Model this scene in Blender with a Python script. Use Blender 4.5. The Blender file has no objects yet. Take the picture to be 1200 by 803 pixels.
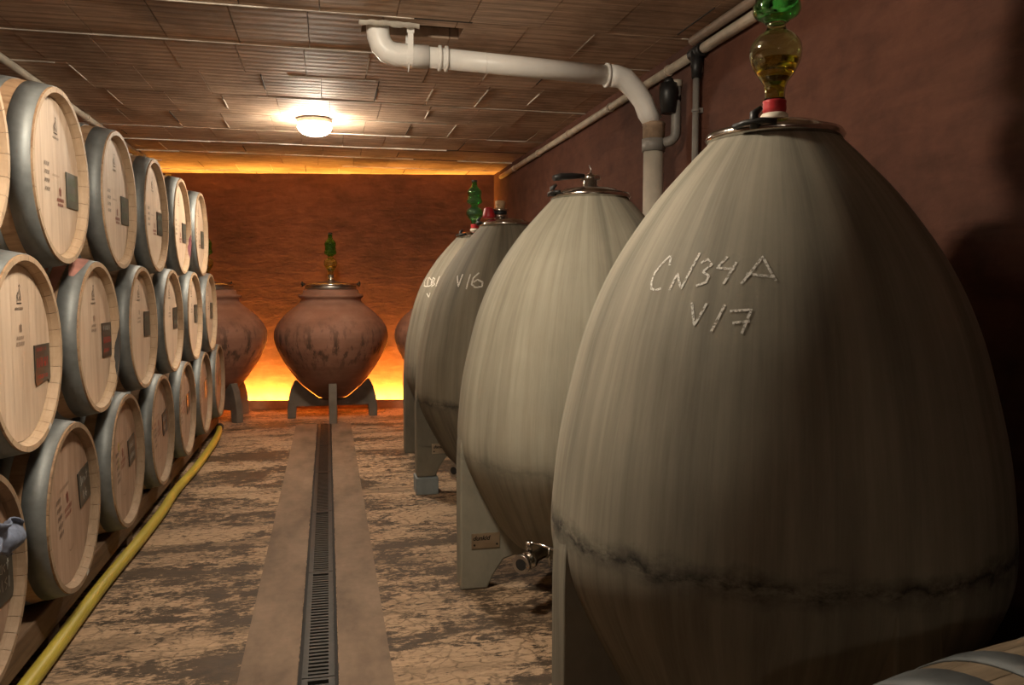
import bpy, math, random
from mathutils import Vector, Matrix
random.seed(7)
PI = math.pi
S = bpy.context.scene
COL = S.collection

# ------------------------------------------------------------------ camera, light, exposure
F_PX, YAW, PITCH, EYE = 925.0, math.radians(13.112), math.radians(4.05), 1.25
cd = bpy.data.cameras.new('camera')
cd.sensor_fit = 'HORIZONTAL'; cd.sensor_width = 36.0; cd.lens = F_PX * 36.0 / 1200.0
cd.clip_start = 0.05
cam = bpy.data.objects.new('camera', cd); COL.objects.link(cam)
cam.location = (0, 0, EYE)
cam.rotation_euler = (PI/2 - PITCH, 0, -YAW)
S.camera = cam
S.view_settings.view_transform = 'Standard'
S.view_settings.look = 'None'
S.view_settings.gamma = 1.0
S.view_settings.use_curve_mapping = False
S.view_settings.exposure = 1.8
w = bpy.data.worlds.new('world'); S.world = w; w.use_nodes = True
w.node_tree.nodes['Background'].inputs[0].default_value = (0.5, 0.42, 0.36, 1)
w.node_tree.nodes['Background'].inputs[1].default_value = 0.02
LAMP_COL, LAMP_STR = (1.0, 0.87, 0.69), 84.0
LED_COL, LED_STR = (1.0, 0.47, 0.075), 185.0

# ------------------------------------------------------------------ helpers: objects
def setp(o, **k):
    for a, b in k.items():
        if b is not None: o[a] = b
    return o
def tag(o, label, category, group=None): return setp(o, label=label, category=category, group=group)
def empty(name, loc=(0, 0, 0), rz=0.0):
    o = bpy.data.objects.new(name, None); COL.objects.link(o)
    o.empty_display_size = .05; o.location = loc; o.rotation_euler = (0, 0, rz); return o
def copy_tree(o, parent=None):
    c = o.copy(); COL.objects.link(c)
    if parent: c.parent = parent
    for ch in list(o.children): copy_tree(ch, c)
    return c

class MB:
    def __init__(s): s.v = []; s.f = []; s.m = []; s.t = []; s.sm = []
    def add(s, vs, fs, m=0, tone=.5, smooth=False):
        b = len(s.v); s.v += [tuple(p) for p in vs]
        for f in fs:
            s.f.append(tuple(i + b for i in f)); s.m.append(m); s.t.append(tone); s.sm.append(smooth)
    def box(s, a, b, m=0, tone=.5, M=None):
        (x0, y0, z0), (x1, y1, z1) = a, b
        vs = [(x0,y0,z0),(x1,y0,z0),(x1,y1,z0),(x0,y1,z0),(x0,y0,z1),(x1,y0,z1),(x1,y1,z1),(x0,y1,z1)]
        if M: vs = [M @ Vector(p) for p in vs]
        s.add(vs, [(0,3,2,1),(4,5,6,7),(0,1,5,4),(1,2,6,5),(2,3,7,6),(3,0,4,7)], m, tone)
    def lathe(s, prof, n=32, axis='z', c=(0,0,0), m=0, tone=.5, closed=False, smooth=True):
        vs = []; L = len(prof)
        for i in range(n):
            a = 2*PI*i/n; ca, sa = math.cos(a), math.sin(a)
            for (h, r) in prof:
                p = (r*ca, r*sa, h) if axis == 'z' else ((h, r*ca, r*sa) if axis == 'x' else (r*sa, h, r*ca))
                vs.append((p[0]+c[0], p[1]+c[1], p[2]+c[2]))
        fs = []
        R = L if closed else L-1
        for i in range(n):
            j = (i+1) % n
            for k in range(R):
                k2 = (k+1) % L
                fs.append((i*L+k, j*L+k, j*L+k2, i*L+k2))
        s.add(vs, fs, m, tone, smooth)
    def tube(s, pts, r, n=12, m=0, tone=.5, cap=True, smooth=True):
        pts = [Vector(p) for p in pts]; rs = r if isinstance(r, (list, tuple)) else [r]*len(pts)
        vs = []; up = None
        for i, p in enumerate(pts):
            t = (pts[min(i+1, len(pts)-1)] - pts[max(i-1, 0)]).normalized()
            if up is None:
                up = Vector((0,0,1)) if abs(t.z) < .9 else Vector((1,0,0))
            u = (up - t*up.dot(t)).normalized(); up = u; v = t.cross(u)
            for k in range(n):
                a = 2*PI*k/n; vs.append(p + (u*math.cos(a) + v*math.sin(a))*rs[i])
        fs = []
        for i in range(len(pts)-1):
            for k in range(n):
                k2 = (k+1) % n
                fs.append((i*n+k, i*n+k2, (i+1)*n+k2, (i+1)*n+k))
        s.add(vs, fs, m, tone, smooth)
        if cap:
            b = len(s.v) - len(vs)
            s.f.append(tuple(b + k for k in reversed(range(n)))); s.m.append(m); s.t.append(tone); s.sm.append(False)
            e = b + (len(pts)-1)*n
            s.f.append(tuple(e + k for k in range(n))); s.m.append(m); s.t.append(tone); s.sm.append(False)
    def prism(s, poly, y0, y1, m=0, tone=.5, M=None):
        n = len(poly)
        vs = [(x, y0, z) for x, z in poly] + [(x, y1, z) for x, z in poly]
        if M: vs = [M @ Vector(p) for p in vs]
        fs = [tuple(range(n)), tuple(reversed(range(n, 2*n)))]
        for i in range(n):
            j = (i+1) % n; fs.append((i, i+n, j+n, j))
        s.add(vs, fs, m, tone)
    def build(s, name, mats, parent=None, bevel=0.0, loc=None):
        me = bpy.data.meshes.new(name)
        me.from_pydata(s.v, [], s.f); me.update()
        for mt in (mats if isinstance(mats, (list, tuple)) else [mats]): me.materials.append(mt)
        for i, p in enumerate(me.polygons):
            p.material_index = s.m[i]; p.use_smooth = s.sm[i]
        at = me.attributes.new('tone', 'FLOAT', 'FACE')
        at.data.foreach_set('value', s.t)
        import bmesh
        bm = bmesh.new(); bm.from_mesh(me); bmesh.ops.recalc_face_normals(bm, faces=bm.faces); bm.to_mesh(me); bm.free()
        o = bpy.data.objects.new(name, me); COL.objects.link(o)
        if parent: o.parent = parent
        if loc: o.location = loc
        if bevel:
            md = o.modifiers.new('bevel', 'BEVEL'); md.width = bevel; md.segments = 2
            md.limit_method = 'ANGLE'; md.angle_limit = math.radians(40)
        return o
def one(fn, name, mats, parent=None, bevel=0.0):
    b = MB(); fn(b); return b.build(name, mats, parent, bevel)
def catmull(P, k=6):
    out = []
    for i in range(len(P)-1):
        p0, p1, p2, p3 = P[max(i-1,0)], P[i], P[i+1], P[min(i+2,len(P)-1)]
        for j in range(k):
            t = j/k
            out.append(tuple(.5*((2*b)+(-a+c)*t+(2*a-5*b+4*c-d)*t*t+(-a+3*b-3*c+d)*t**3) for a,b,c,d in zip(p0,p1,p2,p3)))
    out.append(tuple(P[-1])); return out
def interp(P, x):
    if x <= P[0][0]: return P[0][1]
    for (a, ra), (b, rb) in zip(P, P[1:]):
        if x <= b: return ra + (rb-ra)*(x-a)/(b-a) if b > a else rb
    return P[-1][1]

# ------------------------------------------------------------------ helpers: materials
class NT:
    def __init__(s, name):
        s.mat = bpy.data.materials.new(name); s.mat.use_nodes = True
        s.t = s.mat.node_tree; s.b = s.t.nodes['Principled BSDF']; s.out = s.t.nodes['Material Output']
        s.tc = s.n('ShaderNodeTexCoord')
    def n(s, ty, **k):
        q = s.t.nodes.new(ty)
        for a, v in k.items(): setattr(q, a, v)
        return q
    def l(s, a, b): s.t.links.new(a, b)
    def put(s, sock, v):
        if isinstance(v, bpy.types.NodeSocket): s.l(v, sock)
        elif isinstance(v, (tuple, list)) and len(v) == 3 and sock.type == 'RGBA': sock.default_value = (*v, 1)
        else: sock.default_value = v
    def co(s, scale=(1,1,1), loc=(0,0,0), src='Object'):
        m = s.n('ShaderNodeMapping'); s.l(s.tc.outputs[src], m.inputs[0])
        m.inputs['Scale'].default_value = scale; m.inputs['Location'].default_value = loc
        return m.outputs[0]
    def noise(s, co, scale=5, detail=5, rough=.55, dist=0.0):
        q = s.n('ShaderNodeTexNoise'); s.l(co, q.inputs['Vector'])
        q.inputs['Scale'].default_value = scale; q.inputs['Detail'].default_value = detail
        q.inputs['Roughness'].default_value = rough; q.inputs['Distortion'].default_value = dist
        return q.outputs['Fac']
    def ramp(s, f, pts):
        q = s.n('ShaderNodeValToRGB'); s.l(f, q.inputs[0]); cr = q.color_ramp
        while len(cr.elements) < len(pts): cr.elements.new(.5)
        for e, (p, c) in zip(cr.elements, pts):
            e.position = p; e.color = (*c, 1) if isinstance(c, (tuple, list)) else (c, c, c, 1)
        return q.outputs[0]
    def mix(s, f, a, b, mode='MIX'):
        q = s.n('ShaderNodeMix', data_type='RGBA', blend_type=mode)
        s.put(q.inputs[0], f); s.put(q.inputs[6], a); s.put(q.inputs[7], b); return q.outputs[2]
    def math(s, op, a, b=0.0, c=0.0):
        q = s.n('ShaderNodeMath', operation=op)
        s.put(q.inputs[0], a); s.put(q.inputs[1], b); s.put(q.inputs[2], c); return q.outputs[0]
    def sep(s, v):
        q = s.n('ShaderNodeSeparateXYZ'); s.l(v, q.inputs[0]); return q.outputs
    def attr(s, name):
        q = s.n('ShaderNodeAttribute', attribute_name=name); return q.outputs['Fac']
    def rnd(s): return s.n('ShaderNodeObjectInfo').outputs['Random']
    def bump(s, h, strength=.3, dist=.01):
        q = s.n('ShaderNodeBump'); s.l(h, q.inputs['Height'])
        q.inputs['Strength'].default_value = strength; q.inputs['Distance'].default_value = dist
        s.l(q.outputs[0], s.b.inputs['Normal'])
    def fin(s, col=None, rough=None, metal=None, **k):
        if col is not None: s.put(s.b.inputs['Base Color'], col)
        if rough is not None: s.put(s.b.inputs['Roughness'], rough)
        if metal is not None: s.put(s.b.inputs['Metallic'], metal)
        for a, v in k.items(): s.put(s.b.inputs[a.replace('_', ' ')], v)
        return s.mat

def m_plain(name, col, rough=.6, metal=0.0, var=.12, scale=14, bump=.0, **k):
    q = NT(name); f = q.noise(q.co(), scale, 4)
    lo = tuple(c*(1-var) for c in col); hi = tuple(min(1, c*(1+var)) for c in col)
    c = q.ramp(f, [(.3, lo), (.7, hi)])
    if bump: q.bump(f, bump, .004)
    return q.fin(c, rough, metal, **k)

def m_stucco(name, base, loc=(0,0,0)):
    q = NT(name)
    big = q.noise(q.co((.55,.55,.75), loc), 1.6, 6, .6)
    mid = q.noise(q.co((1,1,1.2), loc), 7, 6, .62)
    drag = q.noise(q.co((1.1,1.1,5), loc), 3.0, 5, .6, .6)
    c = q.ramp(big, [(.3, tuple(x*.62 for x in base)), (.5, base), (.72, (base[0]*1.25, base[1]*1.25, base[2]*1.2))])
    c = q.mix(.55, c, q.ramp(mid, [(.3, (.45,.45,.45)), (.6, (1,1,1))]), 'MULTIPLY')
    c = q.mix(.45, c, q.ramp(drag, [(.35, (.6,.58,.56)), (.6, (1,1,1))]), 'MULTIPLY')
    q.bump(q.math('ADD', mid, drag), .35, .012)
    return q.fin(c, .85, Specular_IOR_Level=.25)

def m_ceiling():
    q = NT('clay ceiling tile'); t = q.attr('tone')
    stri = q.noise(q.co((1.4, 26, 1)), 2.2, 5, .7, .3)
    blot = q.noise(q.co((.8,.9,1)), 2.6, 6, .65)
    mould = q.noise(q.co((.7,1.0,1), (3,1,0)), 1.4, 5, .6)
    yy = q.sep(q.tc.outputs['Object'])[1]
    rib = q.math('SINE', q.math('ADD', q.math('MULTIPLY', yy, 2*PI/.068), q.math('MULTIPLY', blot, 2.5)))
    ribm = q.math('MULTIPLY', q.math('ADD', rib, 1.0), .5)
    c = q.ramp(t, [(0, (.47,.325,.235)), (.45, (.57,.41,.30)), (1, (.65,.49,.375))])
    c = q.mix(.75, c, q.ramp(stri, [(.34, (.36,.33,.30)), (.5, (.88,.86,.84)), (.66, (1.15,1.13,1.1))]), 'MULTIPLY')
    c = q.mix(.7, c, q.ramp(blot, [(.36, (.46,.42,.38)), (.56, (1.05,1.05,1.05))]), 'MULTIPLY')
    c = q.mix(q.ramp(mould, [(.56, 0.0), (.76, .45)]), c, (.12,.085,.06))
    c = q.mix(.6, c, q.ramp(ribm, [(.05, (.72,.70,.68)), (.35, (1,1,1)), (.9, (1.08,1.08,1.08))]), 'MULTIPLY')
    q.bump(q.math('ADD', stri, q.math('MULTIPLY', ribm, .8)), .5, .008)
    return q.fin(c, .7, Specular_IOR_Level=.35)

def m_floor():
    q = NT('worn painted concrete')
    a = q.noise(q.co((.7, 1.9, 1)), 1.7, 6, .62, .3)
    b = q.noise(q.co((1.0, 1.7, 1)), 9, 9, .72, .4)
    fine = q.noise(q.co((1, 2.2, 1)), 30, 6, .75)
    wet = q.noise(q.co((.5, 2.8, 1), (4,2,0)), 2.1, 5, .6)
    s = q.math('ADD', q.math('MULTIPLY', a, .40), q.math('ADD', q.math('MULTIPLY', b, .34), q.math('MULTIPLY', fine, .26)))
    mask = q.ramp(s, [(.478, 0.0), (.512, 1.0)])
    dark = q.ramp(b, [(.3, (.034,.024,.016)), (.7, (.12,.082,.052))])
    light = q.ramp(fine, [(.25, (.25,.165,.10)), (.65, (.47,.325,.205))])
    dark = q.mix(.8, dark, q.ramp(fine, [(.3, (.55,.55,.55)), (.65, (1.35,1.3,1.25))]), 'MULTIPLY')
    c = q.mix(mask, dark, light)
    wc = q.n('ShaderNodeVectorMath', operation='ADD'); q.l(q.co((1,1.5,1)), wc.inputs[0])
    wn = q.n('ShaderNodeTexNoise'); q.l(q.co(), wn.inputs['Vector']); wn.inputs['Scale'].default_value = 6; wn.inputs['Detail'].default_value = 5
    ws = q.n('ShaderNodeVectorMath', operation='SCALE'); q.l(wn.outputs['Color'], ws.inputs[0]); ws.inputs['Scale'].default_value = .22
    q.l(ws.outputs[0], wc.inputs[1])
    vo = q.n('ShaderNodeTexVoronoi', feature='DISTANCE_TO_EDGE'); q.l(wc.outputs[0], vo.inputs['Vector']); vo.inputs['Scale'].default_value = 13
    crack = q.math('MULTIPLY', q.ramp(vo.outputs['Distance'], [(.02, 1.0), (.10, 0.0)]), q.ramp(b, [(.42, 0.0), (.6, .75)]))
    c = q.mix(crack, c, (.075,.050,.032))
    c = q.mix(q.ramp(wet, [(.50, 0.0), (.64, .55)]), c, (.072,.049,.031))
    q.bump(q.math('ADD', mask, q.math('MULTIPLY', fine, .4)), .35, .006)
    return q.fin(c, q.ramp(s, [(.4, .55), (.6, .8)]), Specular_IOR_Level=.3)

def m_strip():
    q = NT('smooth concrete strip')
    a = q.noise(q.co((2.2, .9, 1)), 2.0, 6, .6); b = q.noise(q.co(), 24, 6, .7)
    c = q.ramp(a, [(.28, (.11,.075,.051)), (.5, (.205,.142,.096)), (.72, (.28,.197,.135))])
    c = q.mix(.5, c, q.ramp(b, [(.3, (.7,.7,.7)), (.6, (1,1,1))]), 'MULTIPLY')
    q.bump(b, .12, .003)
    return q.fin(c, .7, Specular_IOR_Level=.3)

def m_concrete_egg(name, base, seam_z, dirt=.5, seam=.8, loc=(0,0,0)):
    q = NT(name)
    o3 = q.sep(q.tc.outputs['Object'])
    def around(k, kz):                      # brush strokes run up the shell: coordinates by direction round the axis
        flat = q.n('ShaderNodeCombineXYZ'); q.l(o3[0], flat.inputs[0]); q.l(o3[1], flat.inputs[1])
        nrm = q.n('ShaderNodeVectorMath', operation='NORMALIZE'); q.l(flat.outputs[0], nrm.inputs[0])
        sc = q.n('ShaderNodeVectorMath', operation='SCALE'); q.l(nrm.outputs[0], sc.inputs[0]); sc.inputs['Scale'].default_value = k
        up = q.n('ShaderNodeCombineXYZ'); q.l(q.math('MULTIPLY', o3[2], kz), up.inputs[2]); up.inputs[0].default_value = loc[0]; up.inputs[1].default_value = loc[1]
        ad = q.n('ShaderNodeVectorMath', operation='ADD'); q.l(sc.outputs[0], ad.inputs[0]); q.l(up.outputs[0], ad.inputs[1])
        return ad.outputs[0]
    st = q.noise(around(4.2, .55), 1.0, 6, .66)
    st2 = q.noise(around(13, 1.1), 1.0, 6, .68)
    bl = q.noise(q.co((1.4,1.4,1.1), loc), 2.0, 6, .62)
    fine = q.noise(q.co((1,1,1), loc), 45, 4, .7)
    lo = tuple(x*.64 for x in base); hi = tuple(min(1, x*1.2) for x in base)
    c = q.ramp(st, [(.33, lo), (.5, base), (.68, hi)])
    c = q.mix(.55, c, q.ramp(st2, [(.36, (.68,.66,.62)), (.60, (1.1,1.1,1.08))]), 'MULTIPLY')
    c = q.mix(.6, c, q.ramp(bl, [(.3, (.78,.78,.76)), (.62, (1.05,1.05,1.05))]), 'MULTIPLY')
    z = q.sep(q.tc.outputs['Object'])[2]
    wob = q.noise(q.co((3,3,3), loc), 3.2, 7, .68)
    zz = q.math('ADD', z, q.math('MULTIPLY', q.math('SUBTRACT', wob, .5), .11))
    d = q.math('ABSOLUTE', q.math('SUBTRACT', zz, seam_z))
    line = q.ramp(d, [(0.0, 1.0), (.014, .6), (.045, 0.0)])
    br = q.ramp(q.noise(q.co((2,2,4), loc), 7, 6, .7), [(.34, 0.05), (.54, 1.0)])
    c = q.mix(q.math('MULTIPLY', q.math('MULTIPLY', line, br), seam), c, (.030,.028,.024))
    # pale drips of lime just above and below the seam, dirty runs below it
    runs = q.ramp(q.noise(around(12, 1.6), 1.0, 6, .7), [(.46, 0.0), (.68, 1.0)])
    below = q.ramp(q.math('SUBTRACT', seam_z, zz), [(0.0, 0.0), (.03, 1.0)])
    c = q.mix(q.math('MULTIPLY', q.math('MULTIPLY', runs, below), dirt), c, (.070,.060,.046))
    c = q.mix(q.math('MULTIPLY', below, dirt*.45), c, tuple(x*.62 for x in base))
    q.bump(q.math('ADD', q.math('MULTIPLY', st2, .5), q.math('MULTIPLY', fine, .6)), .16, .004)
    return q.fin(c, .78, Specular_IOR_Level=.3)

def m_jar():
    q = NT('terracotta jar'); r = q.rnd()
    z = q.sep(q.tc.outputs['Object'])[2]
    a = q.noise(q.co((1,1,2.4)), 2.2, 6, .62); b = q.noise(q.co((5,5,1.0)), 3.6, 7, .7)
    ring = q.noise(q.co((.3,.3,14)), 1.6, 3, .5)
    c = q.ramp(a, [(.3, (.185,.086,.055)), (.5, (.255,.124,.081)), (.7, (.33,.175,.122))])
    c = q.mix(.5, c, q.ramp(ring, [(.3, (.75,.72,.7)), (.6, (1.05,1.05,1.05))]), 'MULTIPLY')
    band = q.ramp(q.math('ABSOLUTE', q.math('SUBTRACT', z, .70)), [(.02, 1.0), (.30, 0.0)])
    st = q.ramp(b, [(.50, 0.0), (.60, 1.0)])
    c = q.mix(q.math('MULTIPLY', q.math('MULTIPLY', band, st), .9), c, (.055,.030,.020))
    q.bump(q.math('ADD', ring, b), .15, .006)
    return q.fin(c, .7, Specular_IOR_Level=.3)

def m_wood(name, dark, mid, light, stretch, rough=.55, dirt=.3):
    q = NT(name); t = q.attr('tone'); r = q.rnd()
    add = q.n('ShaderNodeVectorMath', operation='ADD'); q.l(q.co(stretch), add.inputs[0])
    cmb = q.n('ShaderNodeCombineXYZ')
    sh = q.math('ADD', q.math('MULTIPLY', r, 37.0), q.math('MULTIPLY', t, 19.0))
    for i in range(3): q.l(sh, cmb.inputs[i])
    if 'stave end' in name: sh.node.operation = 'MULTIPLY'; sh.node.inputs[1].default_value = 1.0; q.t.links.remove(sh.node.inputs[1].links[0])
    q.l(cmb.outputs[0], add.inputs[1])
    g = q.noise(add.outputs[0], 4, 6, .62, .3); big = q.noise(q.co((1.5,1.5,1.5)), 2, 4)
    c = q.ramp(q.math('ADD', q.math('MULTIPLY', g, .82), q.math('MULTIPLY', t, .16)), [(.30, dark), (.52, mid), (.75, light)])
    c = q.mix(dirt, c, q.ramp(big, [(.35, (.55,.5,.46)), (.6, (1,1,1))]), 'MULTIPLY')
    q.bump(g, .12, .003)
    return q.fin(c, rough, Specular_IOR_Level=.3)

def m_metal(name, col, rough, var=.25, scale=(3,3,3), metal=1.0):
    q = NT(name); f = q.noise(q.co(scale), 5, 6, .65); g = q.noise(q.co((1,1,1)), 22, 4, .6)
    c = q.ramp(f, [(.3, tuple(x*(1-var) for x in col)), (.7, tuple(min(1, x*(1+var)) for x in col))])
    c = q.mix(.35, c, q.ramp(g, [(.35, (.65,.66,.66)), (.6, (1,1,1))]), 'MULTIPLY')
    rr = q.ramp(f, [(.3, max(.05, rough-.08)), (.7, min(1, rough+.1))])
    return q.fin(c, rr, metal)

def m_emit(name, col, st):
    q = NT(name); q.fin((.9,.85,.8), .4)
    q.put(q.b.inputs['Emission Color'], col); q.b.inputs['Emission Strength'].default_value = st
    return q.mat
def m_glass(name, col, rough=.02):
    q = NT(name); f = q.noise(q.co(), 5, 2)
    c = q.ramp(f, [(.3, tuple(x*.94 for x in col)), (.7, col)])
    return q.fin(c, rough, Transmission_Weight=1.0, IOR=1.47)
def m_chalk(name, col=(.78,.76,.70), thr=.38):
    q = NT(name); f = q.noise(q.co(), 160, 4, .7)
    a = q.ramp(f, [(thr, 0.0), (thr+.16, .85)])
    q.put(q.b.inputs['Alpha'], a)
    return q.fin(col, .95)

M = {}
M['wall'] = m_stucco('red stucco', (.125,.048,.029))
M['wall_side'] = m_stucco('red stucco side wall', (.115,.046,.029), (5,3,1))
M['ceiling'] = m_ceiling()
M['mortar'] = m_plain('pale joint mortar', (.66,.60,.52), .9, var=.35, scale=9)
M['void'] = m_plain('dark slab void', (.035,.028,.022), .95)
M['floor'] = m_floor(); M['strip'] = m_strip()
M['channel'] = m_plain('drain channel', (.012,.011,.010), .8)
M['grate'] = m_plain('drain grate cast iron', (.026,.024,.020), .55, .3, var=.3, scale=30)
M['egg_near'] = m_concrete_egg('grey concrete near egg', (0.231,0.213,0.168), .66, .55, 1.0)
M['egg_pale'] = m_concrete_egg('pale concrete egg', (0.280,0.262,0.206), .56, .45, .35, (4,2,0))
M['egg_dark'] = m_concrete_egg('dirty concrete egg', (0.189,0.168,0.126), .57, .9, .9, (1,7,3))
M['egg_far'] = m_concrete_egg('far concrete egg', (0.189,0.171,0.133), .66, .7, .3, (8,1,5))
M['jar'] = m_jar()
M['stand'] = m_plain('grey concrete stand', (.135,.108,.082), .8, var=.25, scale=8, bump=.2)
M['stave'] = m_wood('oak stave', (.27,.155,.085), (.43,.275,.16), (.55,.37,.225), (1.2, 10, 10), .55, .4)
M['rim'] = m_wood('oak stave end', (.43,.30,.19), (.50,.36,.235), (.57,.42,.285), (12, 4, 4), .6, .2)
M['head'] = m_wood('oak barrel head', (.55,.40,.285), (.67,.515,.38), (.75,.60,.46), (1, 9, .8), .6, .12)
M['head_shaded'] = m_wood('shaded oak barrel head', (.34,.225,.155), (.45,.31,.22), (.53,.385,.285), (1, 9, .8), .65, .35)  # head oak darkened: the bottom row's shade is put into its colour
M['stave_dim'] = m_wood('shaded grey weathered stave', (.10,.075,.047), (.18,.135,.085), (.26,.20,.135), (1.2, 10, 10), .65, .5)  # weathered grey, darkened further for the shade on the bottom right barrel
M['rim_shaded'] = m_wood('shaded stave end', (.25,.17,.105), (.32,.225,.145), (.39,.28,.19), (12, 4, 4), .65, .3)  # stave ends darkened in colour for the shade low in the stack
M['hoop_dim'] = m_metal('shaded dull hoop', (.12,.13,.132), .62, .2, metal=.5)  # hoop colour darkened for the shade on the bottom right barrel
M['hoop'] = m_metal('galvanised hoop', (.240,.255,.252), .60, .14, metal=.6)
M['steel'] = m_metal('stainless steel', (.62,.60,.57), .16, .06)
M['steel_dull'] = m_metal('brushed steel', (.46,.44,.42), .32, .12)
M['black'] = m_plain('black rubber', (.012,.012,.012), .45)
M['plate'] = m_plain('slate label plate', (.030,.034,.030), .28)
M['plate_green'] = m_plain('green grey label plate', (.050,.062,.050), .3)
M['chalk'] = m_chalk('white chalk')
M['chalk_faint'] = m_chalk('faint chalk', (.80,.77,.68), .34)
M['ink_dark'] = m_plain('branded ink', (.07,.045,.032), .8)
M['ink_red'] = m_plain('red brown stamp ink', (.23,.055,.03), .8)
M['ink_faint'] = m_plain('faint branded ink', (.24,.16,.11), .8)
M['pen_white'] = m_plain('white marker', (.5,.5,.46), .8)
M['pen_green'] = m_plain('green grey marker', (.16,.20,.14), .8)
M['pen_red'] = m_plain('red marker', (.42,.05,.03), .7)
M['wine'] = m_plain('wine stain', (.20,.035,.05), .6)
M['wine_pink'] = m_plain('pink wine stain', (.45,.21,.17), .6, var=.3)
M['soot'] = m_plain('dark mould stain', (.05,.045,.04), .8)
M['sticker'] = m_plain('white sticker', (.62,.60,.55), .6)
M['pvc'] = m_plain('white pvc', (.85,.83,.785), .38, var=.05, scale=6)
M['pvc_old'] = m_plain('weathered beige pvc', (.50,.45,.37), .42, var=.25, scale=5)
M['pipe_grey'] = m_plain('grey plastic pipe', (.23,.215,.195), .5, var=.2)
M['pipe_brown'] = m_plain('brownish conduit', (.24,.17,.12), .6, var=.3)
M['pipe_beige'] = m_plain('beige conduit', (.44,.37,.285), .55, var=.25)
M['collar'] = m_plain('rusty collar', (.30,.21,.14), .7, var=.4, scale=20)
M['plaster'] = m_plain('white torn plaster', (.62,.57,.49), .9, var=.15, bump=.4)
M['beam'] = m_wood('timber beam', (.09,.055,.034), (.17,.105,.063), (.25,.165,.10), (12, 1.0, 12), .75, .5)
M['block'] = m_plain('blue grey concrete block', (.20,.225,.225), .85, var=.12, bump=.2)
M['hose'] = m_plain('yellow hose', (.40,.32,.045), .45, var=.15, scale=4)
M['hose_dark'] = m_plain('dark hose cuff', (.03,.03,.028), .6)
M['cloth'] = m_plain('blue grey rag', (.16,.19,.27), .95, var=.3, scale=40)
M['cork'] = m_plain('cork', (.42,.27,.15), .9, var=.3, scale=60)
M['red_tape'] = m_plain('red silicone', (.36,.012,.016), .45)
M['bung'] = m_plain('cream silicone bung', (.60,.53,.43), .5)
M['glass_clear'] = m_glass('olive clear glass', (.84,.95,.66))
M['glass_green'] = m_glass('green glass', (.32,.88,.38))
M['liquid'] = m_glass('amber liquid', (.80,.55,.06))
M['brass_plate'] = m_metal('aluminium nameplate', (.58,.50,.38), .42, .1)
M['lamp'] = m_emit('lamp glow', LAMP_COL, LAMP_STR)
M['lamp_dim'] = m_emit('dim lamp glow', LAMP_COL, LAMP_STR*.30)
M['lamp_base'] = m_plain('white lamp base', (.7,.66,.6), .5)
M['led'] = m_emit('amber led strip', LED_COL, LED_STR)
M['ledge'] = m_plain('ledge board', (.33,.20,.11), .6, var=.2)

# ------------------------------------------------------------------ the room
CZ, XR, XL, YF = 2.40, 1.69, -1.98, -3.2
def back_y(x): return 8.38 - .18*x
def structure(o): o['kind'] = 'structure'; return o

D0, D1 = -.113, .014          # drain slot in the floor
def f(b):
    yb = 8.9
    for x0, x1 in ((XL-.2, D0), (D1, XR+.2)): b.box((x0, YF-.2, -.15), (x1, 7.34, 0))
    b.box((XL-.2, 7.34, -.15), (XR+.2, yb, 0))
    b.box((D0, YF-.2, -.15), (D1, 7.34, -.075))
structure(one(f, 'floor', M['floor']))
for i, (x0, x1) in enumerate(((-.298, D0-.002), (D1+.002, .186))):
    def f(b, x0=x0, x1=x1):
        ys = [YF + k*(7.34-YF)/30 for k in range(31)]
        for a, c in zip(ys, ys[1:]):
            b.add([(x0, a, .0025), (x1, a, .0025), (x1, c, .0025), (x0, c, .0025)], [(0,1,2,3)])
        b.box((x0, YF, -.01), (x1, 7.34, .002))
    structure(one(f, 'trim_%d' % (i+1), M['strip']))
structure(one(lambda b: b.box((XL-.2, YF, -.1), (XL, 9.0, CZ+.2)), 'wall_left', M['wall_side']))
structure(one(lambda b: b.box((XR, YF, -.1), (XR+.2, 9.0, CZ+.2)), 'wall_right', M['wall_side']))
def f(b):
    a, c = (XL-.2, back_y(XL-.2)), (XR+.2, back_y(XR+.2))
    vs = [(a[0],a[1],-.1),(c[0],c[1],-.1),(c[0],c[1]+.2,-.1),(a[0],a[1]+.2,-.1)]
    b.add(vs + [(x,y,CZ+.2) for x,y,z in vs], [(0,3,2,1),(4,5,6,7),(0,1,5,4),(1,2,6,5),(2,3,7,6),(3,0,4,7)])
structure(one(f, 'wall_back', M['wall']))
structure(one(lambda b: b.box((XL-.2, YF-.2, -.1), (XR+.2, YF, CZ+.2)), 'wall_front', M['wall_side']))

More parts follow.
